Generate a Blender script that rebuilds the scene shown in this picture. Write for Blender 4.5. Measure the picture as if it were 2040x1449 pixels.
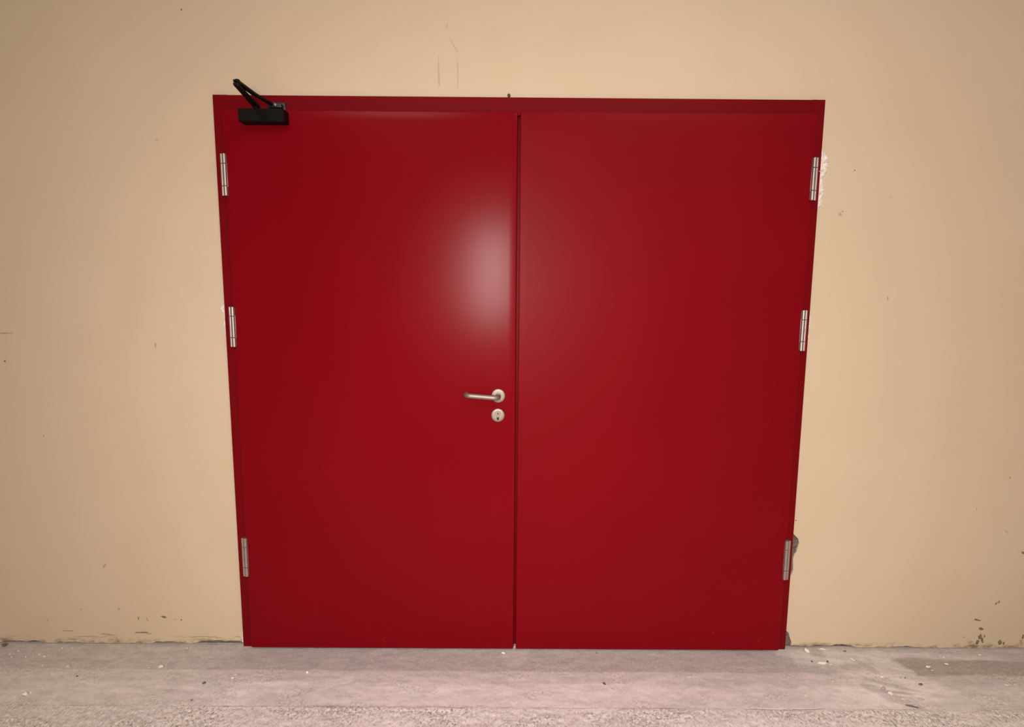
import bpy, bmesh, math, random
from mathutils import Vector, Matrix, noise
from mathutils.geometry import tessellate_polygon

# ------------------------------------------------------------------ scene, camera, light
for o in list(bpy.data.objects):
    bpy.data.objects.remove(o, do_unlink=True)
scene = bpy.context.scene
C = scene.collection
random.seed(11)

CAM_D, CAM_Z, PITCH, YAW, ROLL, F_PX = 2.1073, 1.4314, 0.1238, 0.0028, 0.0075, 1100.0
cam_data = bpy.data.cameras.new('camera')
cam = bpy.data.objects.new('camera', cam_data)
C.objects.link(cam)
cam_data.sensor_fit = 'HORIZONTAL'
cam_data.sensor_width = 36.0
cam_data.lens = 36.0 * F_PX / 2040.0
cam_data.clip_start = 0.02
fw = Vector((math.sin(YAW) * math.cos(PITCH), math.cos(YAW) * math.cos(PITCH), -math.sin(PITCH)))
rt = fw.cross(Vector((0, 0, 1))).normalized()
up = rt.cross(fw)
rt2 = rt * math.cos(ROLL) + up * math.sin(ROLL)
up2 = up * math.cos(ROLL) - rt * math.sin(ROLL)
m = Matrix((rt2, up2, -fw)).transposed().to_4x4()
m.translation = Vector((0, -CAM_D, CAM_Z))
cam.matrix_world = m
scene.camera = cam

world = bpy.data.worlds.new('world')
scene.world = world
world.use_nodes = True
world.node_tree.nodes['Background'].inputs[0].default_value = (1.0, 0.84, 0.72, 1)
world.node_tree.nodes['Background'].inputs[1].default_value = 0.0

scene.view_settings.view_transform = 'Standard'
scene.view_settings.look = 'None'
scene.view_settings.gamma = 1.0
scene.view_settings.use_curve_mapping = False
scene.view_settings.exposure = 0.0

LIGHT_COL = (1.0, 0.90, 0.84)


def area(name, loc, target, sx, sy, power, col=LIGHT_COL, spread=180):
    l = bpy.data.lights.new(name, 'AREA')
    l.shape = 'RECTANGLE'
    l.size, l.size_y = sx, sy
    l.energy = power
    l.color = col
    l.spread = math.radians(spread)
    o = bpy.data.objects.new(name, l)
    C.objects.link(o)
    o.location = loc
    d = Vector(target) - Vector(loc)
    o.rotation_euler = d.to_track_quat('-Z', 'Y').to_euler()
    return o


# unseen lamp close behind the camera for leaf highlight and wall falloff; ceiling battens
area('frontal_lamp', (-0.16, -2.95, 1.60), (0.16, 0, 0.78), 0.16, 0.75, 31, spread=112)
area('ceiling_batten_near_right', (1.3, -2.3, 4.12), (1.3, -2.3, 0), 0.6, 0.14, 24)
area('ceiling_batten_near_left', (-2.4, -2.0, 4.12), (-2.4, -2.0, 0), 0.6, 0.14, 5)
area('ceiling_batten_far_right', (1.6, -4.4, 4.12), (1.6, -4.4, 0), 1.2, 0.16, 78)
area('ceiling_batten_far_left', (-1.3, -4.4, 4.12), (-1.3, -4.4, 0), 1.2, 0.16, 64)

scene.cycles.max_bounces = 4
scene.cycles.diffuse_bounces = 3


# ------------------------------------------------------------------ helpers
def mesh_obj(name, verts, faces, mat, parent=None, smooth=False, sharp=None):
    me = bpy.data.meshes.new(name)
    me.from_pydata([tuple(v) for v in verts], [], faces)
    me.update()
    if smooth:
        me.polygons.foreach_set('use_smooth', [True] * len(me.polygons))
        if sharp:
            me.set_sharp_from_angle(angle=math.radians(sharp))
    if mat:
        me.materials.append(mat)
    o = bpy.data.objects.new(name, me)
    C.objects.link(o)
    if parent:
        o.parent = parent
    return o


def bm_obj(name, bm, mat, parent=None, smooth=True, sharp=35):
    bmesh.ops.recalc_face_normals(bm, faces=bm.faces)
    me = bpy.data.meshes.new(name)
    bm.to_mesh(me)
    bm.free()
    if smooth:
        me.polygons.foreach_set('use_smooth', [True] * len(me.polygons))
        me.set_sharp_from_angle(angle=math.radians(sharp))
    me.materials.append(mat)
    o = bpy.data.objects.new(name, me)
    C.objects.link(o)
    if parent:
        o.parent = parent
    return o


def tag(o, label=None, cat=None, group=None, kind=None):
    if label: o['label'] = label
    if cat: o['category'] = cat
    if group: o['group'] = group
    if kind: o['kind'] = kind
    return o


def empty(name, loc=(0, 0, 0)):
    o = bpy.data.objects.new(name, None)
    o.empty_display_size = 0.05
    C.objects.link(o)
    o.location = loc
    return o


def add_box(bm, x0, x1, y0, y1, z0, z1, bevel=0.0, seg=2):
    r = bmesh.ops.create_cube(bm, size=1.0)
    for v in r['verts']:
        v.co = Vector((x0 + (v.co.x + .5) * (x1 - x0), y0 + (v.co.y + .5) * (y1 - y0), z0 + (v.co.z + .5) * (z1 - z0)))
    if bevel:
        es = set()
        for v in r['verts']:
            es.update(v.link_edges)
        bmesh.ops.bevel(bm, geom=list(es), offset=bevel, segments=seg, profile=0.5, affect='EDGES')


def add_tube(bm, pts, rad, n=16, cap=True, sq=1.0):
    """tube through pts; rad float or list"""
    pts = [Vector(p) for p in pts]
    rr = rad if isinstance(rad, (list, tuple)) else [rad] * len(pts)
    rings = []
    prev = None
    for i, p in enumerate(pts):
        a = pts[max(i - 1, 0)]
        b = pts[min(i + 1, len(pts) - 1)]
        t = (b - a).normalized()
        if prev is None:
            ref = Vector((0, 0, 1)) if abs(t.z) < .9 else Vector((1, 0, 0))
            u = t.cross(ref).normalized()
        else:
            u = (prev - t * prev.dot(t)).normalized()
        prev = u
        w = t.cross(u)
        rings.append([bm.verts.new(p + u * math.cos(2 * math.pi * k / n) * rr[i] + w * math.sin(2 * math.pi * k / n) * rr[i] * sq) for k in range(n)])
    for a, b in zip(rings, rings[1:]):
        for k in range(n):
            bm.faces.new((a[k], a[(k + 1) % n], b[(k + 1) % n], b[k]))
    if cap:
        bm.faces.new(rings[0])
        bm.faces.new(rings[-1])


def add_lathe(bm, prof, origin, axis='-y', n=32):
    """prof: list of (radius, height along axis)"""
    rings = []
    for r, h in prof:
        ring = []
        for k in range(n):
            a = 2 * math.pi * k / n
            c, s = math.cos(a) * r, math.sin(a) * r
            if axis == '-y':
                p = Vector((c, -h, s))
            else:
                p = Vector((c, s, h))
            ring.append(bm.verts.new(Vector(origin) + p))
        rings.append(ring)
    for a, b in zip(rings, rings[1:]):
        for k in range(n):
            bm.faces.new((a[k], a[(k + 1) % n], b[(k + 1) % n], b[k]))
    bm.faces.new(rings[0])
    bm.faces.new(rings[-1])


# ------------------------------------------------------------------ materials
class Mat:
    def __init__(self, name, rough=0.5, metal=0.0):
        self.m = bpy.data.materials.new(name)
        self.m.use_nodes = True
        self.t = self.m.node_tree
        self.b = self.t.nodes['Principled BSDF']
        self.b.inputs['Roughness'].default_value = rough
        self.b.inputs['Metallic'].default_value = metal
        self.tc = self.t.nodes.new('ShaderNodeTexCoord')
        self.co = self.tc.outputs['Object']

    def n(self, typ, **kw):
        nd = self.t.nodes.new(typ)
        for k, v in kw.items():
            setattr(nd, k, v)
        return nd

    def set(self, sock, v):
        if isinstance(v, bpy.types.NodeSocket):
            self.t.links.new(v, sock)
        else:
            sock.default_value = v

    def math(self, op, a, b=0.0, c=0.0, clamp=False):
        nd = self.n('ShaderNodeMath', operation=op, use_clamp=clamp)
        self.set(nd.inputs[0], a)
        self.set(nd.inputs[1], b)
        if op in ('MULTIPLY_ADD', 'SMOOTH_MIN', 'SMOOTH_MAX'):
            self.set(nd.inputs[2], c)
        return nd.outputs[0]

    def noise(self, scale, detail=3, rough=0.55, vec=None, stretch=None, w=0.0):
        v = vec or self.co
        mp = self.n('ShaderNodeMapping')
        self.set(mp.inputs['Vector'], v)
        mp.inputs['Scale'].default_value = stretch or (1, 1, 1)
        mp.inputs['Location'].default_value = (w, w * 1.7, w * .6)
        nz = self.n('ShaderNodeTexNoise')
        self.set(nz.inputs['Vector'], mp.outputs[0])
        nz.inputs['Scale'].default_value = scale
        nz.inputs['Detail'].default_value = detail
        nz.inputs['Roughness'].default_value = rough
        return nz.outputs['Fac']

    def ramp(self, v, lo, hi, a=0.0, b=1.0):
        nd = self.n('ShaderNodeMapRange', interpolation_type='SMOOTHSTEP')
        self.set(nd.inputs['Value'], v)
        nd.inputs['From Min'].default_value = lo
        nd.inputs['From Max'].default_value = hi
        nd.inputs['To Min'].default_value = a
        nd.inputs['To Max'].default_value = b
        return nd.outputs[0]

    def mix(self, fac, a, b, blend='MIX'):
        nd = self.n('ShaderNodeMix', data_type='RGBA', blend_type=blend)
        self.set(nd.inputs['Factor'], fac)
        self.set(nd.inputs['A'], a if isinstance(a, bpy.types.NodeSocket) else (*a, 1))
        self.set(nd.inputs['B'], b if isinstance(b, bpy.types.NodeSocket) else (*b, 1))
        return nd.outputs['Result']

    def xyz(self, vec=None):
        s = self.n('ShaderNodeSeparateXYZ')
        self.set(s.inputs[0], vec or self.co)
        return s.outputs

    def spot(self, c, r, rot=0.0, plane='xz', soft=0.5, warp=None):
        """soft elliptical mark at c with radii r in the wall (xz) or floor (xy) plane"""
        X, Y, Z = self.xyz()
        V = Z if plane == 'xz' else Y
        dx = self.math('SUBTRACT', X, c[0])
        dv = self.math('SUBTRACT', V, c[1])
        ca, sa = math.cos(rot), math.sin(rot)
        u = self.math('ADD', self.math('MULTIPLY', dx, ca / r[0]), self.math('MULTIPLY', dv, sa / r[0]))
        w = self.math('ADD', self.math('MULTIPLY', dx, -sa / r[1]), self.math('MULTIPLY', dv, ca / r[1]))
        d = self.math('SQRT', self.math('ADD', self.math('MULTIPLY', u, u), self.math('MULTIPLY', w, w)))
        if warp is not None:
            d = self.math('ADD', d, warp)
        return self.ramp(d, 1.0 - soft, 1.0 + soft * .4, 1.0, 0.0)

    def bump(self, h, strength, dist=0.002):
        nd = self.n('ShaderNodeBump')
        nd.inputs['Strength'].default_value = strength
        nd.inputs['Distance'].default_value = dist
        self.set(nd.inputs['Height'], h)
        self.t.links.new(nd.outputs[0], self.b.inputs['Normal'])

    def color(self, v):
        self.set(self.b.inputs['Base Color'], v if isinstance(v, bpy.types.NodeSocket) else (*v, 1))


def plaster_material():
    M = Mat('cream_wall_paint', 0.62)
    M.b.inputs['Specular IOR Level'].default_value = 0.3
    X, Y, Z = M.xyz()
    base = (0.635, 0.513, 0.355)
    big = M.ramp(M.noise(1.1, 3), 0.35, 0.7)
    col = M.mix(big, base, (0.66, 0.538, 0.382))
    mott = M.ramp(M.noise(6.0, 4, 0.6), 0.45, 0.75)
    col = M.mix(M.math('MULTIPLY', mott, 0.22), col, (0.62, 0.49, 0.315))
    # grime above the floor and fine cracks
    wob = M.math('MULTIPLY', M.math('SUBTRACT', M.noise(7, 4, 0.65, stretch=(1, 1, .2), w=2.0), 0.5), 0.05)
    zz = M.math('ADD', Z, wob)
    dirt = M.ramp(zz, 0.004, 0.028, 1.0, 0.0)
    pat = M.ramp(M.noise(14, 4, 0.7, stretch=(1, 1, 2.5), w=5.0), 0.42, 0.62)
    col = M.mix(M.math('MULTIPLY', M.math('MULTIPLY', dirt, pat), 0.9), col, (0.19, 0.14, 0.08))
    wob2 = M.math('MULTIPLY', M.math('SUBTRACT', M.noise(10, 4, 0.6, stretch=(1, 1, .1), w=9.0), 0.5), 0.035)
    line = M.ramp(M.math('ABSOLUTE', M.math('SUBTRACT', M.math('ADD', Z, wob2), 0.031)), 0.0004, 0.0022, 1.0, 0.0)
    seg = M.ramp(M.noise(3.0, 3, 0.6, stretch=(1, 1, .1), w=4.0), 0.50, 0.56)
    col = M.mix(M.math('MULTIPLY', M.math('MULTIPLY', line, seg), 0.7), col, (0.17, 0.12, 0.07))
    M.color(col)
    M.bump(M.noise(5, 5, .5), 0.55, 0.005)
    return M.m


def floor_material(flat=False):
    M = Mat('worn_concrete_plain' if flat else 'worn_concrete', 0.8)
    M.b.inputs['Specular IOR Level'].default_value = 0.3
    if flat:
        c = M.mix(M.noise(2.2, 4), (0.75, 0.70, 0.67), (0.63, 0.58, 0.55))
        f = M.noise(115, 3, 0.7)
        c = M.mix(M.math('MULTIPLY', M.ramp(f, .47, .36), .6), c, (0.36, 0.30, 0.26))
        M.color(M.mix(M.math('MULTIPLY', M.ramp(f, .53, .63), .6), c, (0.92, 0.86, 0.80)))
        return M.m
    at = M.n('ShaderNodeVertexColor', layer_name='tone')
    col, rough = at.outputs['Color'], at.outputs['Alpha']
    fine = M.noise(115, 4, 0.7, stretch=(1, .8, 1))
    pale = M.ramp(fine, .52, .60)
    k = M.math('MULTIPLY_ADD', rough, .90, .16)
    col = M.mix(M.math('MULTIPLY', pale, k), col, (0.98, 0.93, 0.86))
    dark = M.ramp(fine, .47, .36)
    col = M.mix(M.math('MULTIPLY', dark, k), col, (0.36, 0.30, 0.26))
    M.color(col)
    M.bump(M.math('MULTIPLY', fine, M.math('MULTIPLY_ADD', rough, .85, .2)), 0.8, 0.005)
    return M.m


def red_paint(name, rough, k=1.0):
    M = Mat(name, rough)
    M.b.inputs['Specular IOR Level'].default_value = 0.058
    col = M.mix(M.ramp(M.noise(1.6, 3), .35, .7), (0.190 * k, 0.0022, 0.0064 * k), (0.202 * k, 0.0025, 0.0070 * k))
    # dusty scrapes low on the door
    X, Y, Z = M.xyz()
    sc = M.ramp(M.noise(26, 4, .7, stretch=(1.6, 1, .6), w=3.0), .66, .74)
    low = M.ramp(Z, 0.02, 0.22, 1.0, 0.0)
    col = M.mix(M.math('MULTIPLY', M.math('MULTIPLY', sc, low), .18), col, (0.42, 0.16, 0.14))
    M.color(col)
    return M.m


def simple(name, col, rough, metal=0.0, nscale=40, amt=.25, bump=0.0):
    M = Mat(name, rough, metal)
    c = M.mix(M.math('MULTIPLY', M.ramp(M.noise(nscale, 4, .6), .35, .7), amt), col, tuple(x * .55 for x in col))
    M.color(c)
    if bump:
        M.bump(M.noise(nscale * 2, 4, .65), bump, 0.003)
    return M.m


m_plaster = plaster_material()
m_floor = floor_material()
m_red_l = red_paint('red_door_paint', 0.23)
m_red_r = red_paint('red_door_paint_matt', 0.39)
m_frame = red_paint('red_frame_paint', 0.42, 0.84)
m_steel = simple('brushed_steel', (0.34, 0.29, 0.24), 0.52, 0.75, 30, .15)
m_hinge = simple('zinc_hinge', (0.46, 0.40, 0.37), 0.42, 0.85, 30, .25)
m_black = simple('black_enamel', (0.0055, 0.0048, 0.0045), 0.5, 0.0, 20, .3)
m_black.node_tree.nodes['Principled BSDF'].inputs['Specular IOR Level'].default_value = 0.12
m_black2 = simple('black_bracket', (0.018, 0.016, 0.018), 0.38, 0.0, 20, .3)
m_dark = simple('keyhole_dark', (0.008, 0.005, 0.004), 0.7)
m_masonry = simple('broken_masonry', (0.235, 0.18, 0.14), 0.9, 0, 110, 1.3, 1.0)
m_filler = simple('white_filler', (0.93, 0.84, 0.76), 0.85, 0, 75, .55, .9)
m_scuff = simple('dark_scuff', (0.235, 0.18, 0.118), 0.8, 0, 90, .6)
m_faint = simple('faint_scuff', (0.47, 0.36, 0.225), 0.8, 0, 60, .25)
m_drip = simple('paint_run', (0.545, 0.43, 0.285), 0.7, 0, 30, .1)
m_flat_floor = floor_material(True)
m_chip = simple('plaster_chip', (0.90, 0.82, 0.71), 0.8, 0, 50, .15, .3)
m_stone = simple('dark_stone', (0.19, 0.145, 0.115), 0.85, 0, 60, .5, .5)
m_grit = simple('pale_grit', (0.62, 0.51, 0.42), 0.85, 0, 30, .5)
m_leaf = simple('reddish_bit', (0.16, 0.06, 0.045), 0.8, 0, 50, .3)
m_rust = simple('rusty_screw', (0.12, 0.07, 0.04), 0.7, .3, 80, .5)
m_hall = simple('hall_paint', (0.40, 0.33, 0.25), 0.8, 0, 2, .1)
m_ceil = simple('ceiling_concrete', (0.36, 0.33, 0.30), 0.85, 0, 3, .2)

# ------------------------------------------------------------------ geometry constants (metres)
FX0, FX1, FZ = -1.081, 1.132, 2.139       # frame outer edges and top
LX0, LXA, LXB, LX1 = -1.038, 0.0195, 0.0295, 1.0955
LZ0, LZ1 = 0.009, 2.085
FRY = -0.013                              # frame face
LFY = -0.034                              # leaf face
HX0, HX1, HZ, HY0, HY1 = -4.6, 4.6, 4.2, -7.2, 0.0

# ------------------------------------------------------------------ the hall shell
def slab(name, x0, x1, y0, y1, z0, z1, mat, label, cat):
    bm = bmesh.new()
    add_box(bm, x0, x1, y0, y1, z0, z1)
    return tag(bm_obj(name, bm, mat, smooth=False), label, cat, kind='structure')


slab('wall_left', HX0 - .1, HX0, HY0, .3, -.1, HZ, m_hall, 'cream side wall far to the left of the red door', 'wall')
slab('wall_right', HX1, HX1 + .1, HY0, .3, -.1, HZ, m_hall, 'cream side wall far to the right of the red door', 'wall')
slab('wall_front', HX0 - .1, HX1 + .1, HY0 - .1, HY0, -.1, HZ, m_hall, 'cream wall behind the camera facing the red door', 'wall')
slab('ceiling', HX0 - .1, HX1 + .1, HY0 - .1, .3, HZ, HZ + .1, m_ceil, 'grey concrete ceiling above the red double door', 'ceiling')

# wall with the doorway: masonry core, plaster layer in front of it
bm = bmesh.new()
CI0, CI1, CIZ = FX0 + .03, FX1 - .03, FZ - .03
for x0, x1, z0, z1 in ((HX0, CI0, -.1, HZ), (CI1, HX1, -.1, HZ), (CI0, CI1, CIZ, HZ)):
    add_box(bm, x0, x1, 0.010, .3, z0, z1)
wall = tag(bm_obj('wall_back', bm, m_masonry, smooth=False), 'cream painted plaster wall around the red double door', 'wall', kind='structure')


def ragged(x0, x1, step, seed):
    pts = []
    n = int(abs(x1 - x0) / step)
    for i in range(n + 1):
        x = x0 + (x1 - x0) * i / n
        a = noise.fractal(Vector((x * 5.0 + seed, seed, 0)), 1.0, 2.0, 4)
        b = noise.noise(Vector((x * 1.7 + seed * 3, 4.0, seed)))
        z = 0.0025 + max(0.0, a * 0.024 + b * 0.014)
        pts.append((x, z))
    return pts


loop = []
loop += [(HX0, 0.0)] + ragged(-2.6, -1.10, .006, 2.3)
loop += [(-1.097, .012), (-1.094, .03), (-1.082, .045), (-1.06, .05)]
loop += [(-1.06, FZ - .02), (1.11, FZ - .02)]
# notches beside the right frame edge where plaster has broken away
loop += [(1.11, .497), (1.138, .490), (1.149, .478), (1.158, .470), (1.1635, .452), (1.160, .436), (1.156, .424), (1.1555, .414),
         (1.148, .404), (1.1455, .394), (1.1425, .380), (1.145, .366), (1.1462, .350), (1.1468, .338), (1.1435, .322), (1.137, .311), (1.11, .305)]
loop += [(1.11, .079), (1.141, .071), (1.147, .066), (1.153, .046), (1.160, .030), (1.163, .020), (1.160, .006)]
loop += ragged(1.165, 2.7, .006, 5.1) + [(HX1, 0.0), (HX1, HZ), (HX0, HZ)]
tris = tessellate_polygon([[Vector((x, z, 0)) for x, z in loop]])
n = len(loop)
verts = [(x, 0.0, z) for x, z in loop] + [(x, 0.0101, z) for x, z in loop]
faces = []
for t in tris:
    a, b, c = (Vector((loop[i][0], loop[i][1])) for i in t)
    cr = (b - a).x * (c - a).y - (b - a).y * (c - a).x
    faces.append(tuple(t) if cr > 0 else tuple(reversed(t)))
faces += [(i, n + i, n + (i + 1) % n, (i + 1) % n) for i in range(n)]
mesh_obj('plaster_layer', verts, faces, m_plaster, wall)


def lumpy(name, outline, mat, y0, amp, seed, parent, freq=55, step=.0035):
    """raised or recessed rubble patch inside an outline (x,z)"""
    xs = [p[0] for p in outline]
    zs = [p[1] for p in outline]

    def inside(x, z):
        r = False
        for (xa, za), (xb, zb) in zip(outline, outline[1:] + outline[:1]):
            if (za > z) != (zb > z) and x < (xb - xa) * (z - za) / (zb - za) + xa:
                r = not r
        return r

    def edge(x, z):
        d = 9
        for (xa, za), (xb, zb) in zip(outline, outline[1:] + outline[:1]):
            L = (xb - xa) ** 2 + (zb - za) ** 2
            t = max(0, min(1, ((x - xa) * (xb - xa) + (z - za) * (zb - za)) / L))
            d = min(d, math.hypot(x - xa - t * (xb - xa), z - za - t * (zb - za)))
        return d
    nx = int((max(xs) - min(xs)) / step) + 2
    nz = int((max(zs) - min(zs)) / step) + 2
    idx = {}
    vs, fs = [], []
    for i in range(nx):
        for j in range(nz):
            x = min(xs) + i * step
            z = min(zs) + j * step
            if inside(x, z):
                k = min(1, edge(x, z) / .006)
                h = (0.45 + .8 * noise.fractal(Vector((x * freq, z * freq, seed)), 1.0, 2.0, 3))
                idx[i, j] = len(vs)
                vs.append((x, y0 - amp * k * h, z))
    for (i, j) in idx:
        q = [(i, j), (i + 1, j), (i + 1, j + 1), (i, j + 1)]
        if all(p in idx for p in q):
            fs.append(tuple(idx[p] for p in q))
    return mesh_obj(name, vs, fs, mat, parent, smooth=True)


o = lumpy('exposed_masonry', [(1.10, .50), (1.140, .493), (1.168, .455), (1.16, .41), (1.15, .39), (1.15, .33), (1.14, .305), (1.10, .30)], m_masonry, .010, .011, 3.0, wall, 120, .002)
o['label'] = 'broken patch of grey masonry beside the bottom right hinge'
o = lumpy('exposed_masonry', [(1.10, .078), (1.145, .074), (1.167, .02), (1.165, .0), (1.10, .0)], m_masonry, .010, .003, 6.0, wall, 70, .003)
o['label'] = 'small grey chipped spot at the foot of the right jamb'
o = lumpy('filler_patch', [(1.120, 1.968), (1.138, 1.972), (1.152, 1.958), (1.163, 1.940), (1.167, 1.918), (1.163, 1.893), (1.157, 1.875), (1.150, 1.866),
                           (1.153, 1.845), (1.159, 1.825), (1.156, 1.806), (1.150, 1.80), (1.155, 1.785), (1.150, 1.765), (1.142, 1.755), (1.120, 1.75)], m_filler, .001, .013, 1.0, wall, 105, .0022)
o['label'] = 'rough white filler beside the top right hinge'
o = lumpy('filler_patch', [(1.12, 1.385), (1.136, 1.38), (1.142, 1.36), (1.145, 1.33), (1.140, 1.30), (1.143, 1.28), (1.136, 1.255), (1.12, 1.25)], m_filler, .001, .010, 2.0, wall, 105, .0022)
o['label'] = 'thin rough filler beside the middle right hinge'
o = lumpy('filler_patch', [(-1.06, 1.405), (-1.088, 1.400), (-1.096, 1.385), (-1.104, 1.372), (-1.098, 1.355), (-1.092, 1.345), (-1.093, 1.325),
                           (-1.105, 1.31), (-1.104, 1.302), (-1.094, 1.306), (-1.090, 1.29), (-1.087, 1.262), (-1.06, 1.26)], m_filler, .001, .010, 5.0, wall, 105, .0022)
o['label'] = 'torn white filler beside the middle left hinge'
o = lumpy('filler_patch', [(-1.07, .065), (-1.088, .06), (-1.095, .04), (-1.096, .016), (-1.088, .004), (-1.07, .004)], m_filler, .001, .010, 8.0, wall, 105, .0022)
o['label'] = 'white bead of filler at the foot of the left jamb'
o = lumpy('filler_patch', [(-1.06, .965), (-1.088, .96), (-1.091, .93), (-1.087, .9), (-1.06, .9)], m_filler, .001, .004, 9.0, wall, 105, .0022)
o = lumpy('filler_patch', [(1.10, 2.13), (1.10, 2.143), (1.115, 2.147), (1.128, 2.146), (1.134, 2.142), (1.134, 2.13)], m_filler, .001, .004, 9.5, wall, 60, .002)


def scuff(c, r, rot, mat, seed, y=-.0003):
    """flat scrape of dirt on the paint with a ragged outline"""
    vs, k = [(0, 0, 0)], 26
    for i in range(k):
        a = 2 * math.pi * i / k
        w = 1 + .55 * noise.fractal(Vector((math.cos(a) * 1.6, math.sin(a) * 1.6, seed)), 1.0, 2.0, 3)
        u, v = math.cos(a) * r[0] * w, math.sin(a) * r[1] * w
        vs.append((u * math.cos(rot) - v * math.sin(rot), 0, u * math.sin(rot) + v * math.cos(rot)))
    o = mesh_obj('scuff_mark', vs, [(0, i + 1, (i + 1) % k + 1) for i in range(k)], mat, wall)
    o.location = (c[0], y, c[1])
    return o


for i, (c, r, rot, d) in enumerate([
        ((1.937, .052), (.009, .010), 0, 1), ((1.946, .036), (.005, .012), .2, 1), ((1.928, .030), (.006, .010), -.2, 1), ((1.935, .087), (.009, .007), 0, 1),
        ((1.954, .055), (.003, .006), 0, 1), ((1.898, .028), (.010, .006), 0, 0), ((1.915, .126), (.015, .003), -.2, 1), ((2.020, .028), (.008, .011), 0, 1),
        ((2.036, .024), (.004, .008), .1, 1), ((2.108, .030), (.006, .012), .2, 0), ((2.112, .054), (.004, .01), 0, 1), ((1.985, .198), (.003, .006), -.5, 1), ((1.996, .205), (.003, .006), -.5, 1),
        ((1.868, .050), (.0025, .0025), 0, 1), ((-1.405, .118), (.011, .004), -.25, 1), ((-1.36, .108), (.006, .0015), -.1, 0), ((-1.335, .106), (.003, .003), 0, 1), ((-1.508, .112), (.0025, .006), .1, 1),
        ((-1.473, .107), (.002, .009), .4, 0), ((-1.585, .152), (.004, .005), .3, 0), ((-1.74, .15), (.003, .004), .3, 0), ((-1.88, .10), (.003, .003), .3, 0),
        ((-1.50, .050), (.028, .003), 0, 1), ((-1.47, .044), (.012, .003), .1, 0), ((-1.64, .040), (.03, .004), -.08, 0), ((-1.80, .055), (.022, .0025), 0, 0),
        ((2.072, .415), (.012, .005), -.45, 1), ((1.991, .504), (.009, .002), -.7, 0), ((1.978, .728), (.004, .004), 0, 0), ((1.861, .599), (.0015, .006), .1, 0),
        ((-1.940, 1.164), (.0035, .004), 0, 1), ((-1.93, 1.272), (.03, .003), 0, 0), ((-1.358, 1.230), (.003, .009), 0, 0), ((-1.82, .87), (.003, .003), 0, 0), ((-1.628, .336), (.012, .004), .9, 0),
        ((1.224, 1.737), (.006, .007), .5, 0), ((1.232, 1.748), (.002, .003), 0, 1), ((1.43, 1.43), (.003, .009), 0, 0), ((1.265, 1.897), (.002, .003), .5, 1), ((1.405, 1.80), (.002, .002), 0, 0),
        ((-.198, 2.222), (.0022, .055), 0, 2), ((-.212, 2.318), (.0018, .030), .55, 2), ((-.2345, 2.384), (.003, .008), -.3, 2), ((-1.30, 1.985), (.006, .004), 0, 2), ((-.266, 2.22), (.004, .06), .03, 2),
        ((-1.18, 2.43), (.003, .003), 0, 1), ((1.143, .546), (.005, .002), 0, 1)]):
    scuff(c, r, rot, (m_faint, m_scuff, m_drip)[d], i * 1.37)


# ------------------------------------------------------------------ floor
def floor_patch(name, x0, x1, y0f, y1f, nx, ny, zf, mat, parent=None, pw=1.0):
    vs, fs = [], []
    for j in range(ny + 1):
        for i in range(nx + 1):
            x = x0 + (x1 - x0) * i / nx
            t = (j / ny) ** pw
            y = y0f(x) + (y1f(x) - y0f(x)) * t
            vs.append((x, y, zf(x, y, t)))
    for j in range(ny):
        for i in range(nx):
            a = j * (nx + 1) + i
            fs.append((a, a + nx + 1, a + nx + 2, a + 1))
    return mesh_obj(name, vs, fs, mat, parent, smooth=True)


def crack(x):
    return -0.342 + 0.004 * noise.noise(Vector((x * 3, 0, 1))) + 0.0045 * noise.fractal(Vector((x * 26, 3, 0)), 1.0, 2.0, 3)


def crack_w(x):
    return max(0.0002, 0.0017 * (noise.noise(Vector((x * 2.6, 7, 2))) - .05))


def z_rough(x, y, t):
    k = min(1, max(0, (crack(x) - y) / .02))
    e = (.004 if t == 0 else 0) * min(1, max(0, crack_w(x) - .0002) / .0008)
    return -.0002 - e + k * (.0028 * noise.fractal(Vector((x * 45, y * 45, 0)), 1.0, 2.0, 4) + .002 * noise.noise(Vector((x * 6, y * 9, 4))) - .001)


def z_screed(x, y, t):
    e = (.003 if t == 1.0 else 0) * min(1, max(0, crack_w(x) - .0002) / .0008)
    return -e + .0007 * noise.fractal(Vector((x * 18, y * 30, 9)), 1.0, 2.0, 4)




def sst(v, a, b):
    t = max(0.0, min(1.0, (v - a) / (b - a)))
    return t * t * (3 - 2 * t)


def fbm(x, y, s, o=4):
    return noise.fractal(Vector((x, y, s)), 1.0, 2.0, o)


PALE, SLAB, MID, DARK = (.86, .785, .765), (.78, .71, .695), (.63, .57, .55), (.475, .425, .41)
DAMP, GREEN, EARTH = (.38, .325, .29), (.60, .575, .515), (.58, .515, .46)
SMEARS = [((1.20, -.075), (.16, .05), -.4, .75), ((1.36, -.055), (.17, .06), -.1, .7), ((1.47, -.12), (.09, .085), -.9, .85), ((1.50, -.20), (.10, .035), -.5, .8),
          ((1.30, -.26), (.15, .055), -.1, .85), ((1.33, -.30), (.12, .045), -.3, .7), ((.30, -.265), (.34, .045), 0, .7), ((-.36, -.27), (.34, .05), .05, .55),
          ((-.95, -.29), (.14, .06), .55, .85), ((-.80, -.235), (.24, .03), .1, .6), ((.03, -.06), (.05, .06), 0, .45), ((1.70, -.055), (.30, .022), -.05, .55),
          ((-1.74, -.185), (.09, .02), .15, .5), ((-.55, -.19), (.25, .02), 0, .35), ((.55, -.19), (.2, .02), 0, .3)]
TRAILS = [((1.40, -.115), (.016, .055), .55, .65), ((1.44, -.225), (.10, .014), -.45, .6), ((1.455, -.262), (.09, .008), -.12, .6), ((1.40, -.29), (.11, .022), -.75, .45)]


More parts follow.
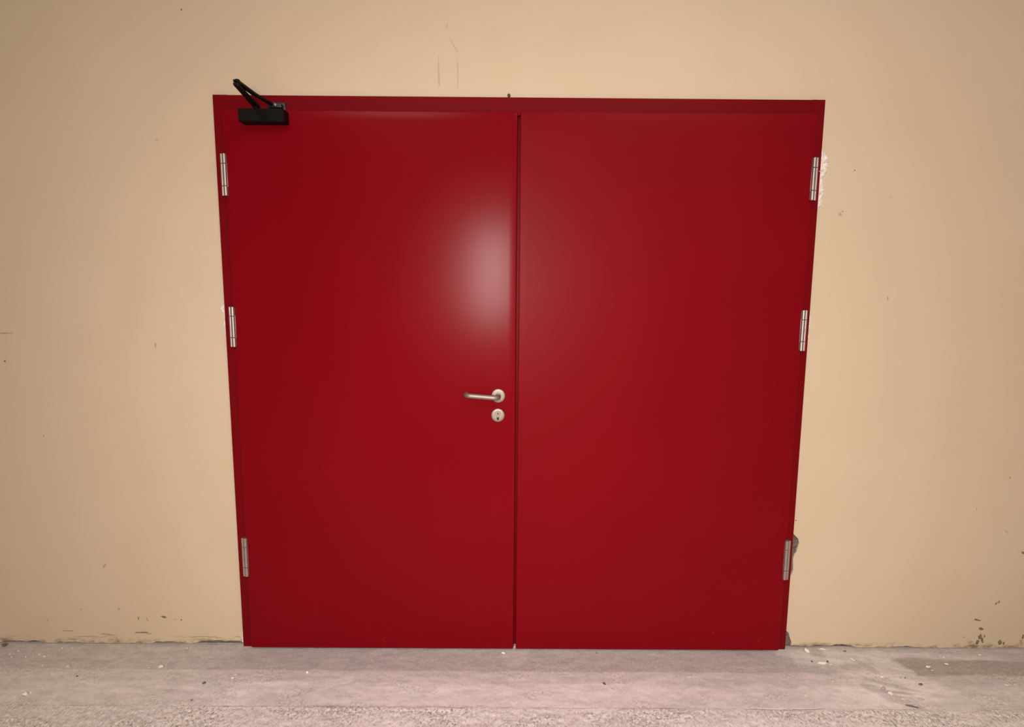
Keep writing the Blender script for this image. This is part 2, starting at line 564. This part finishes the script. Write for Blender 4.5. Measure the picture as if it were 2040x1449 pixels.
def ell(x, y, c, r, rot, w):
    dx, dy = x - c[0], y - c[1]
    ca, sa = math.cos(rot), math.sin(rot)
    u, v = (dx * ca + dy * sa) / r[0], (-dx * sa + dy * ca) / r[1]
    return 1 - sst(math.hypot(u, v) + w, .75, 1.12)


def lerp(a, b, t):
    return tuple(p + (q - p) * t for p, q in zip(a, b))


def tone(x, y):
    n1 = fbm(x * 7, y * 14, 1.0)
    n2 = fbm(x * 2.3, y * 6, 5.0)
    st = fbm(x * 11, y * 42, 2.0)
    e = .005 * fbm(x * 9, y * 9, 8.0, 3)
    yy = y + .002 * x + e
    c = lerp(SLAB, MID, sst(n2, -.25, .45) * .55)
    c = lerp(c, PALE, sst(n1, .12, .5) * .6)
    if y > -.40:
        b2 = sst(yy, -.224, -.218)  # two shadow bands along the wall painted into the floor tone
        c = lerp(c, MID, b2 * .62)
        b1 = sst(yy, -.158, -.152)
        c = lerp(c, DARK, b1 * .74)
        c = lerp(c, GREEN, sst(y, -.10, -.03) * sst(n2, -.35, .15) * .5 * (1 if -1.1 < x < 1.15 else .4))
        for p, r, a, k in SMEARS:
            if abs(x - p[0]) < .5:
                c = lerp(c, lerp(PALE, MID, .45 * b1 + .2 * b2), ell(x, y, p, r, a, n1 * .9) * k)
        for p, r, a, k in TRAILS:
            if abs(x - p[0]) < .2:
                c = lerp(c, DARK, ell(x, y, p, r, a, n1 * .8) * k)
        # damp area at the right
        left = x - (1.545 + max(0, (-.085 - y)) * .25) + .035 * n1
        dm = sst(left, 0, .012) * sst(y + .006 * n1, -.168, -.163) * (1 - sst(y + .010 * n1 + .03 * (x - 1.55), -.070, -.060))
        dm *= 1 - sst(x + .1 * n1, 2.3, 2.8)
        c = lerp(c, DAMP, dm * .8)
        dm2 = sst(left, .02, .06) * (1 - sst(y + .01 * n1, -.168, -.16)) * sst(y + .03 * n2, -.26, -.23)
        c = lerp(c, DARK, dm2 * .55)
        c = lerp(c, EARTH, sst(x, 1.5, 1.7) * (1 - sst(y, -.26, -.2)) * .5)
    fn = fbm(x * 38, y * 70, 31.0, 3)
    c = lerp(c, EARTH, (1 - sst(x + .3 * n2, -1.45, -1.0)) * .38)
    c = tuple(max(.05, v * (.99 + .14 * st + .11 * fn)) for v in c)
    rg = (1 - sst(yy, -.350, -.335)) * (.40 + .60 * sst(fbm(x * 3.2, y * 5, 11.0, 3), -.15, .25))
    rg = max(rg, .40 * sst(fbm(x * 6, y * 10, 21.0, 3), .18, .4) * (1 - sst(y, -.2, -.12)))
    rg = max(rg, .30 * (1 - sst(abs(x + 1.02), .0, .12)) * (1 - sst(y, -.2, -.17)))
    return (*c, rg)


def paint(o):
    me = o.data
    at = me.color_attributes.new('tone', 'FLOAT_COLOR', 'POINT')
    buf = []
    for v in me.vertices:
        buf.extend(tone(v.co.x, v.co.y))
    at.data.foreach_set('color', buf)


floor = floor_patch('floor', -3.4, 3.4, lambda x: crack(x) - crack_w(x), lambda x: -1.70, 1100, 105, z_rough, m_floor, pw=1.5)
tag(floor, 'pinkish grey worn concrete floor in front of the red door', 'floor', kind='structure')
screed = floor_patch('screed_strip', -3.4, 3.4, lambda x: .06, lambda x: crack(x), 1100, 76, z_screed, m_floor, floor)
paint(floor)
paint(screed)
bm = bmesh.new()
add_box(bm, HX0, HX1, HY0, -1.68, -.1, -.003)
add_box(bm, HX0, -3.39, -1.68, .06, -.1, -.003)
add_box(bm, 3.39, HX1, -1.68, .06, -.1, -.003)
add_box(bm, -3.39, 3.39, -1.68, .06, -.1, -.03)
bm_obj('base_slab', bm, m_flat_floor, floor, smooth=False)
# threshold under the leaves
bm = bmesh.new()
add_box(bm, FX0 + .01, FX1 - .01, -.01, .2, -.02, .0035)
bm_obj('threshold', bm, m_flat_floor, floor, smooth=False)

# ------------------------------------------------------------------ door frame
bm = bmesh.new()
trim = tag(empty('trim_1', (0, 0, 0)), 'red steel door frame set into the cream wall', 'door frame', kind='structure')


def prism_z(bm, prof, z0, z1):
    a = [bm.verts.new((x, y, z0)) for x, y in prof]
    b = [bm.verts.new((x, y, z1)) for x, y in prof]
    k = len(prof)
    for i in range(k):
        bm.faces.new((a[i], a[(i + 1) % k], b[(i + 1) % k], b[i]))
    bm.faces.new(a)
    bm.faces.new(b)


bm.free()
for s, xo, xi in ((1, FX0, LX0 + .010), (-1, FX1, LX1 - .010)):
    bm = bmesh.new()
    prof = [(xo, .004), (xo, FRY + .002), (xo + s * .002, FRY), (xi - s * .001, FRY), (xi, FRY + .001), (xi, .002), (xi + s * .03, .002), (xi + s * .03, .12), (xo + s * .012, .12), (xo + s * .012, .004)]
    prism_z(bm, prof, 0.0, FZ)
    bm_obj('jamb', bm, m_frame, trim, smooth=False)
bm = bmesh.new()
zi = LZ1 - .010
prof = [(FZ, .004), (FZ, FRY + .002), (FZ - .002, FRY), (zi + .001, FRY), (zi, FRY + .001), (zi, .002), (zi - .03, .002), (zi - .03, .12), (FZ - .012, .12), (FZ - .012, .004)]
a = [bm.verts.new((LX0 + .0098, y, z)) for z, y in prof]
b = [bm.verts.new((LX1 - .0098, y, z)) for z, y in prof]
for i in range(len(prof)):
    k = (i + 1) % len(prof)
    bm.faces.new((a[i], a[k], b[k], b[i]))
bm.faces.new(a)
bm.faces.new(b)
bm_obj('head', bm, m_frame, trim, smooth=False)


# ------------------------------------------------------------------ door leaves
def leaf_mesh(name, x0, x1, z0, z1, yf, yb, mat, bulge, parent=None, r=0.0035):
    def lines(a, b, nmid):
        e = [r * (1 - math.cos(k * math.pi / 2 / 5)) for k in range(6)]
        mid = [a + r + (b - a - 2 * r) * k / nmid for k in range(1, nmid)]
        return [a + t for t in e] + mid + [b - t for t in reversed(e)]

    def drop(e):
        return 0 if e >= r else r - math.sqrt(max(0, r * r - (r - e) ** 2))
    xs, zs = lines(x0, x1, 40), lines(z0, z1, 60)
    nx, nz = len(xs), len(zs)
    vs, fs = [], []
    for z in zs:
        for x in xs:
            y = yf + drop(min(x - x0, x1 - x)) + drop(min(z - z0, z1 - z)) - bulge(x, z)
            vs.append((x, min(y, yf + r), z))
    for j in range(nz - 1):
        for i in range(nx - 1):
            a = j * nx + i
            fs.append((a, a + 1, a + nx + 1, a + nx))
    ring = [i for i in range(nx)] + [j * nx + nx - 1 for j in range(1, nz)] + [(nz - 1) * nx + i for i in range(nx - 2, -1, -1)] + [j * nx for j in range(nz - 2, 0, -1)]
    off = len(vs)
    for i in ring:
        vs.append((vs[i][0], yb, vs[i][2]))
    k = len(ring)
    for i in range(k):
        fs.append((ring[i], off + i, off + (i + 1) % k, ring[(i + 1) % k]))
    fs.append(tuple(reversed(range(off, off + k))))
    return mesh_obj(name, vs, fs, mat, parent, smooth=True, sharp=50)


def bulge_l(x, z):
    return 0.0008 * math.sin((x - LX0) / (LXA - LX0) * math.pi) * math.sin(z / LZ1 * math.pi)


def bulge_r(x, z):
    return 0.0010 * math.sin((x - LXB) / (LX1 - LXB) * math.pi) * math.sin(z / LZ1 * math.pi)


door_l = tag(empty('door_1', (LX0, LFY, 0)), 'left red metal door leaf with lever handle and keyhole', 'door', kind='structure')
door_r = tag(empty('door_2', (LX1, LFY, 0)), 'right plain red metal door leaf without a handle', 'door', kind='structure')


def under(o, p):
    """parent o to p keeping it where it stands"""
    o.parent = p
    w = Vector((0, 0, 0))
    q = p
    while q:
        w += q.location
        q = q.parent
    o.location = -w
    return o


under(leaf_mesh('panel', LX0, LXA, LZ0, LZ1 - .002, LFY, -.014, m_red_l, bulge_l), door_l)
under(leaf_mesh('panel', LXB, LX1, LZ0, LZ1, LFY, -.014, m_red_r, bulge_r), door_r)
# rebated cores behind the face sheets
bm = bmesh.new()
add_box(bm, LX0 + .014, LXA - .008, -.014, .03, LZ0 + .004, LZ1 - .03)
under(bm_obj('rebate', bm, m_frame, smooth=False), door_l)
bm = bmesh.new()
add_box(bm, LXA - .006, LX1 - .014, -.006, .03, LZ0 + .004, LZ1 - .03)
under(bm_obj('rebate', bm, m_frame, smooth=False), door_r)

# lever handle
ROSE = Vector((-0.0455, LFY, 1.0500))
ESC = Vector((-0.0465, LFY, 0.9745))


def disc_prof(r, h):
    return [(r * .98, -.0005), (r, 0.0), (r, h - .002), (r - .0006, h - .0008), (r - .002, h), (r * .62, h + .0002)]


bm = bmesh.new()
add_lathe(bm, disc_prof(.0262, .0085), ROSE, n=40)
rose = under(bm_obj('rose', bm, m_steel, sharp=30), door_l)
ang = math.radians(4.5)
pts = []
y0 = LFY - .0075
yg = LFY - .056
rb = .017
for k in range(3):
    pts.append((0, y0 - (abs(yg - y0) - rb) * k / 2))
for k in range(1, 9):
    a = k / 8 * math.pi / 2
    pts.append((-rb * (1 - math.cos(a)), yg + rb - rb * math.sin(a)))
L = .119
for k in range(1, 6):
    pts.append((-rb - (L - 2 * rb) * k / 5, yg))
for k in range(1, 8):
    a = k / 8 * math.pi / 2
    pts.append((-(L - rb) - rb * math.sin(a), yg + rb * (1 - math.cos(a))))
for k in range(1, 3):
    pts.append((-L, yg + rb + .010 * k / 2))
P3 = [(ROSE.x + u * math.cos(ang), y, ROSE.z - u * math.sin(ang)) for u, y in pts]
bm = bmesh.new()
add_tube(bm, P3, .0094, 20)
under(bm_obj('lever', bm, m_steel, sharp=60), door_l)
bm = bmesh.new()
add_lathe(bm, [(.0115, 0), (.0115, .010), (.0105, .0125), (.009, .0128)], ROSE + Vector((0, 0, 0)), n=28)
under(bm_obj('lever_collar', bm, m_steel, sharp=30), door_l)
# keyhole escutcheon with profile cylinder
bm = bmesh.new()
add_lathe(bm, disc_prof(.0255, .0085), ESC, n=40)
esc = under(bm_obj('escutcheon', bm, m_steel, sharp=30), door_l)
bm = bmesh.new()
add_lathe(bm, [(.0086, .007), (.0086, .0112), (.0078, .0122), (.004, .0123)], ESC + Vector((0, 0, .0085)), n=28)
add_box(bm, ESC.x - .0046, ESC.x + .0046, ESC.y - .0112, ESC.y - .007, ESC.z - .0085, ESC.z + .004, .0008)
o = under(bm_obj('lock_cylinder', bm, m_steel, sharp=30), door_l)
bm = bmesh.new()
add_box(bm, ESC.x - .0011, ESC.x + .0011, ESC.y - .0127, ESC.y - .011, ESC.z + .0035, ESC.z + .0125)
add_box(bm, ESC.x - .0022, ESC.x + .0022, ESC.y - .0126, ESC.y - .011, ESC.z + .0062, ESC.z + .0098)
under(bm_obj('keyway', bm, m_dark, smooth=False), door_l)
bm = bmesh.new()
prof = [(-.0048, -.0085), (.0048, -.0085), (.0042, -.0150), (.0020, -.0178), (-.0020, -.0178), (-.0042, -.0150)]
a = [bm.verts.new((ESC.x + x, ESC.y - .0093, ESC.z + z)) for x, z in prof]
b = [bm.verts.new((ESC.x + x, ESC.y - .006, ESC.z + z)) for x, z in prof]
bm.faces.new(a)
bm.faces.new(b)
for i in range(6):
    bm.faces.new((a[i], a[(i + 1) % 6], b[(i + 1) % 6], b[i]))
under(bm_obj('keyhole_slot', bm, m_dark, smooth=False), door_l)


# hinges
def hinge(door, xc, z0, z1, s):
    """barrel of three knuckles with a slim side bar on the frame side; s=-1 frame lies left"""
    h = under(empty('hinge'), door)
    h.location = h.location + Vector((xc, LFY - .006, z0))
    H = z1 - z0
    zs = [0, H * .235, H * .765, H]
    for k in range(3):
        bm = bmesh.new()
        r = .0072 if k != 1 else .0066
        g = .0006
        za, zb = zs[k] + g, zs[k + 1] - g
        add_lathe(bm, [(r - .0012, za), (r, za + .001), (r, zb - .001), (r - .0012, zb)], (-s * .0036, 0, 0), 'z', 20)
        kn = bm_obj('knuckle', bm, m_hinge, h, sharp=40)
        bm = bmesh.new()
        r2 = .0044
        add_lathe(bm, [(r2 - .001, za), (r2, za + .001), (r2, zb - .001), (r2 - .001, zb)], (s * .0072, .001, 0), 'z', 16)
        bm_obj('side_bar', bm, m_hinge, h, sharp=40)
    bm = bmesh.new()
    add_box(bm, -.010, .010, .004, .022, .004, H - .004, .001)
    bm_obj('hinge_plate', bm, m_hinge, h, sharp=40)
    return h


for z0, z1 in ((1.780, 1.929), (1.229, 1.380), (0.317, 0.477)):
    hinge(door_l, -1.0402, z0, z1, -1)
    hinge(door_r, 1.0970, z0, z1 + .003, 1)

# ------------------------------------------------------------------ door closer (top-level thing)
closer = tag(empty('door_closer', (-.880, LFY, 2.0285)), 'black overhead door closer with scissor arm at top left of the door', 'door closer')


def kid(name, bm, mat, sharp=35):
    return under(bm_obj(name, bm, mat, sharp=sharp), closer)


bm = bmesh.new()
prof = [(-.9605, 2.0725), (-.8000, 2.0725), (-.8000, 2.0285), (-.9605, 2.0285)]
ya, yb = LFY - .046, LFY
a = [bm.verts.new((x, ya, z)) for x, z in prof]
b = [bm.verts.new((x, yb, z)) for x, z in prof]
k = len(prof)
bm.faces.new(a)
bm.faces.new(b)
for i in range(k):
    bm.faces.new((a[i], a[(i + 1) % k], b[(i + 1) % k], b[i]))
bmesh.ops.bevel(bm, geom=[e for e in bm.edges if not all(abs(v.co.y - yb) < 1e-6 for v in e.verts)], offset=.002, segments=2, affect='EDGES')
kid('body', bm, m_black)
PIN = Vector((-.903, LFY - .026, 2.072))
ELB = Vector((-.876, -.250, 2.094))
SHOE = Vector((-.858, -.040, 2.099))
bm = bmesh.new()
add_lathe(bm, [(.011, -.001), (.011, .012), (.009, .014), (.005, .0145)], PIN, 'z', 20)
kid('pinion', bm, m_black)


def bar(bm, a, b, w0, w1, t, z=0):
    a, b = Vector(a), Vector(b)
    d = (b - a).normalized()
    sd = d.cross(Vector((0, 0, 1))).normalized()
    u = sd.cross(d)
    vs = []
    for p, w in ((a, w0), (b, w1)):
        for i, j in ((-1, -1), (1, -1), (1, 1), (-1, 1)):
            vs.append(bm.verts.new(p + sd * i * w / 2 + u * j * t / 2))
    for f in ((0, 1, 2, 3), (4, 5, 6, 7), (0, 1, 5, 4), (1, 2, 6, 5), (2, 3, 7, 6), (3, 0, 4, 7)):
        bm.faces.new([vs[i] for i in f])


bm = bmesh.new()
bar(bm, PIN + Vector((-.001, .006, .012)), ELB + Vector((0, -.012, -.006)), .021, .016, .007)
kid('main_arm', bm, m_black)
bm = bmesh.new()
bar(bm, SHOE, ELB + Vector((.003, .10, .0045)), .010, .011, .008)
bar(bm, ELB + Vector((.003, .11, .0045)), ELB + Vector((0, -.012, .004)), .016, .016, .007)
kid('forearm', bm, m_black)
bm = bmesh.new()
add_lathe(bm, [(.008, -.012), (.0085, -.010), (.0085, .009), (.007, .011)], ELB, 'z', 18)
kid('elbow_joint', bm, m_black)
bm = bmesh.new()
add_box(bm, -.882, -.817, FRY - .006, FRY, 2.086, 2.112, .0015)
add_box(bm, -.872, -.824, FRY - .026, FRY - .005, 2.089, 2.103, .002)
kid('arm_bracket', bm, m_black2)
bm = bmesh.new()
add_lathe(bm, [(.0062, 0), (.0062, .003), (.004, .0045)], (-.846, FRY - .0255, 2.0985), n=16)
kid('bracket_screw', bm, simple('screw_steel', (.2, .19, .2), .4, .8))


# ------------------------------------------------------------------ small things
def chunk(name, loc, size, mat, seed, flat=1.0, rot=0.0, npt=14):
    rnd = random.Random(seed)
    bm = bmesh.new()
    for _ in range(npt):
        v = Vector((rnd.gauss(0, 1), rnd.gauss(0, 1), rnd.gauss(0, 1))).normalized() * rnd.uniform(.75, 1)
        bm.verts.new((v.x * size[0] / 2, v.y * size[1] / 2, v.z * size[2] / 2))
    r = bmesh.ops.convex_hull(bm, input=bm.verts)
    loose = [v for v in bm.verts if not v.link_faces]
    bmesh.ops.delete(bm, geom=loose, context='VERTS')
    bmesh.ops.rotate(bm, verts=bm.verts, cent=(0, 0, 0), matrix=Matrix.Rotation(rot, 3, 'Z'))
    lo = min(v.co.z for v in bm.verts)
    for v in bm.verts:
        v.co.z -= lo
    o = bm_obj(name, bm, mat, smooth=False)
    x, y = loc
    z = z_screed(x, y, .5) if y > crack(x) else z_rough(x, y, .5)
    o.location = (x, y, z - .0004)
    return o


bm = bmesh.new()
add_lathe(bm, [(.0035, -.01), (.0035, .004), (.0058, .0045), (.0058, .007), (.0042, .0085)], (0, 0, 0), n=14)
o = bm_obj('wall_screw', bm, m_rust)
o.location = (-.0125, 0, 2.1475)
tag(o, 'small rusty screw stub in the wall just above the door frame', 'screw')

CH = 'plaster chip'
chips = [
    # loc, size, rot, material, label
    ((1.216, -.024), (.020, .030, .010), .3, m_chip, 'broad cream plaster flake on floor just right of the door foot'),
    ((1.286, -.014), (.030, .010, .007), 0, m_chip, 'long cream flake lying against the wall right of the door'),
    ((1.234, -.101), (.034, .010, .010), -.15, m_chip, 'thin curved white flake, longest one right of the door'),
    ((1.263, -.106), (.014, .007, .005), .2, m_chip, 'short white flake touching the end of the longest curved flake'),
    ((1.369, -.078), (.012, .024, .006), .5, m_chip, 'narrow tilted white flake on the pale dust smear'),
    ((1.419, -.177), (.018, .010, .008), .1, m_chip, 'small oval white crumb at the top of the diagonal crumb trail'),
    ((1.637, -.121), (.022, .014, .009), -.1, m_chip, 'white lump alone on the dark damp patch at right'),
    ((1.640, -.137), (.008, .006, .004), .2, m_chip, 'tiny crumb just in front of the lump on the damp patch'),
    ((1.726, -.100), (.016, .007, .005), -.4, m_chip, 'slim white flake right of the lump on the damp patch'),
    ((1.745, -.058), (.007, .014, .004), .4, m_chip, 'tiny upright white flake near the wall above the damp patch'),
    ((1.905, -.042), (.008, .012, .004), .5, m_chip, 'tiny white flake below the scuffed wall at far right'),
    ((1.857, -.217), (.016, .006, .004), -.3, m_chip, 'slim pale flake alone at the far right of the floor'),
    ((1.381, -.239), (.022, .014, .007), .3, m_grit, 'pale flat crumb in the middle of the diagonal crumb trail'),
    ((1.388, -.266), (.020, .018, .010), .8, m_chip, 'whitest cluster crumb low on the diagonal crumb trail'),
    ((1.412, -.295), (.010, .010, .007), .2, m_chip, 'small crumb at the lower end of the diagonal crumb trail'),
    ((1.481, -.294), (.026, .012, .006), -.4, m_grit, 'long pale crumb right of the diagonal crumb trail'),
    ((-.020, -.050), (.016, .010, .007), -.2, m_chip, 'white flake under the gap between the two door leaves'),
    ((-.764, -.169), (.012, .009, .008), .1, m_chip, 'lone pale crumb in front of the left door leaf'),
    ((1.077, -.275), (.009, .008, .006), .1, m_chip, 'small white crumb in front of the right door leaf foot'),
    ((-1.334, -.146), (.024, .018, .014), -.4, m_chip, 'largest white plaster lump on the floor left of the door'),
    ((-1.379, -.150), (.020, .009, .006), .2, m_grit, 'flat pale flake just left of the largest white lump'),
    ((-1.690, -.146), (.020, .014, .012), 0, m_grit, 'greyish lump on the floor below the left wall'),
    ((-1.725, -.293), (.018, .015, .013), .2, m_chip, 'round white pebble at the lower left of the floor'),
    ((-1.712, -.284), (.007, .006, .005), .2, m_chip, 'tiny crumb touching the round white pebble'),
    ((-1.026, -.186), (.018, .012, .007), .1, m_chip, 'pale flake on the floor left of the left jamb foot'),
    ((-1.030, -.203), (.010, .009, .006), .1, m_chip, 'small crumb just in front of the flake near the left jamb'),
    ((-1.300, -.034), (.014, .010, .009), .1, m_grit, 'grey crumb close to the wall left of the door'),
]
for i, (loc, size, rot, mat, lab) in enumerate(chips):
    tag(chunk('plaster_chip', loc, tuple(v * 1.22 for v in size), mat, 40 + i, rot=rot), lab, CH, 'plaster chips on the floor')
darks = [
    ((-2.045, -.022), (.026, .018, .018), 0, 'dark stone in the corner of wall and floor at far left'),
    ((1.201, -.089), (.012, .008, .007), 0, 'small dark pebble right of the door foot'),
    ((1.538, -.216), (.020, .010, .008), .1, 'grey pebble at the edge of the damp patch'),
    ((1.262, -.089), (.016, .010, .008), .3, 'dark crumb behind the longest curved flake'),
    ((-1.120, -.232), (.018, .013, .010), .4, 'dark grey crumb in front of the left wall, nearest the jamb'),
    ((-1.118, -.316), (.009, .007, .006), .4, 'small black crumb at the left before the rough concrete'),
    ((-1.615, -.197), (.009, .007, .006), .4, 'small black crumb below the greyish lump'),
    ((.355, -.045), (.010, .006, .005), .4, 'small dark crumb in front of the right door leaf'),
    ((1.505, -.18), (.007, .006, .005), .4, 'tiny dark crumb left of the damp patch'),
    ((1.37, -.025), (.018, .009, .006), .1, 'dark sliver close to the wall right of the door'),
]
for i, (loc, size, rot, lab) in enumerate(darks):
    tag(chunk('pebble', loc, size, m_stone, 90 + i, rot=rot), lab, 'pebble', 'dark pebbles on the floor')
tag(chunk('wood_splinter', (1.425, -.328), (.055, .012, .006), m_stone, 120, rot=-.35), 'dark splinter lying on the rough concrete at right', 'splinter')
tag(chunk('dry_leaf_scrap', (.357, -.221), (.010, .022, .005), m_leaf, 121, rot=.5), 'reddish brown scrap on the floor in front of the right leaf', 'scrap')

# small crumbs in the left corner
rnd = random.Random(5)
for i, (x, y) in enumerate([(-1.96, -.055), (-1.80, -.035), (-1.86, -.075), (-1.83, -.085), (-1.93, -.085), (-1.90, -.09), (-1.885, -.06), (-1.955, -.09), (-1.76, -.035), (-1.79, -.14), (-1.715, -.19), (-1.825, -.072), (-1.975, -.075), (-1.875, -.085)]):
    s = rnd.uniform(.006, .011)
    tag(chunk('plaster_crumb', (x, y), (s, s * .8, s * .7), m_chip, 200 + i, npt=9), 'tiny white plaster crumb on the floor near the left corner', 'crumb', 'tiny white crumbs near the left corner')

# loose grit: nobody could count it
vs, fs = [], []
rnd = random.Random(9)
count = 0
while count < 9000:
    x = rnd.uniform(-2.4, 2.4)
    y = -.30 - abs(rnd.gauss(0, .16))
    if y < -.78: continue
    dens = .5 + noise.noise(Vector((x * 3.0, y * 4, 1.5)))
    if y > -.345: dens *= .3
    if rnd.random() > dens * 1.3: continue
    s = rnd.uniform(.0007, .0021) * (1.5 if rnd.random() < .05 else 1)
    z = (z_screed(x, y, .5) if y > crack(x) else z_rough(x, y, .5))
    b = len(vs)
    a0 = rnd.uniform(0, 6.28)
    for k in range(3):
        a = a0 + k * 2.094
        vs.append((x + math.cos(a) * s * rnd.uniform(.7, 1.3), y + math.sin(a) * s, z - .0006))
    vs.append((x, y, z + s * rnd.uniform(.7, 1.3)))
    fs += [(b, b + 1, b + 3), (b + 1, b + 2, b + 3), (b + 2, b, b + 3)]
    count += 1
tag(mesh_obj('grit', vs, fs, m_grit), 'loose pale grit scattered over the rough concrete', 'grit', kind='stuff')
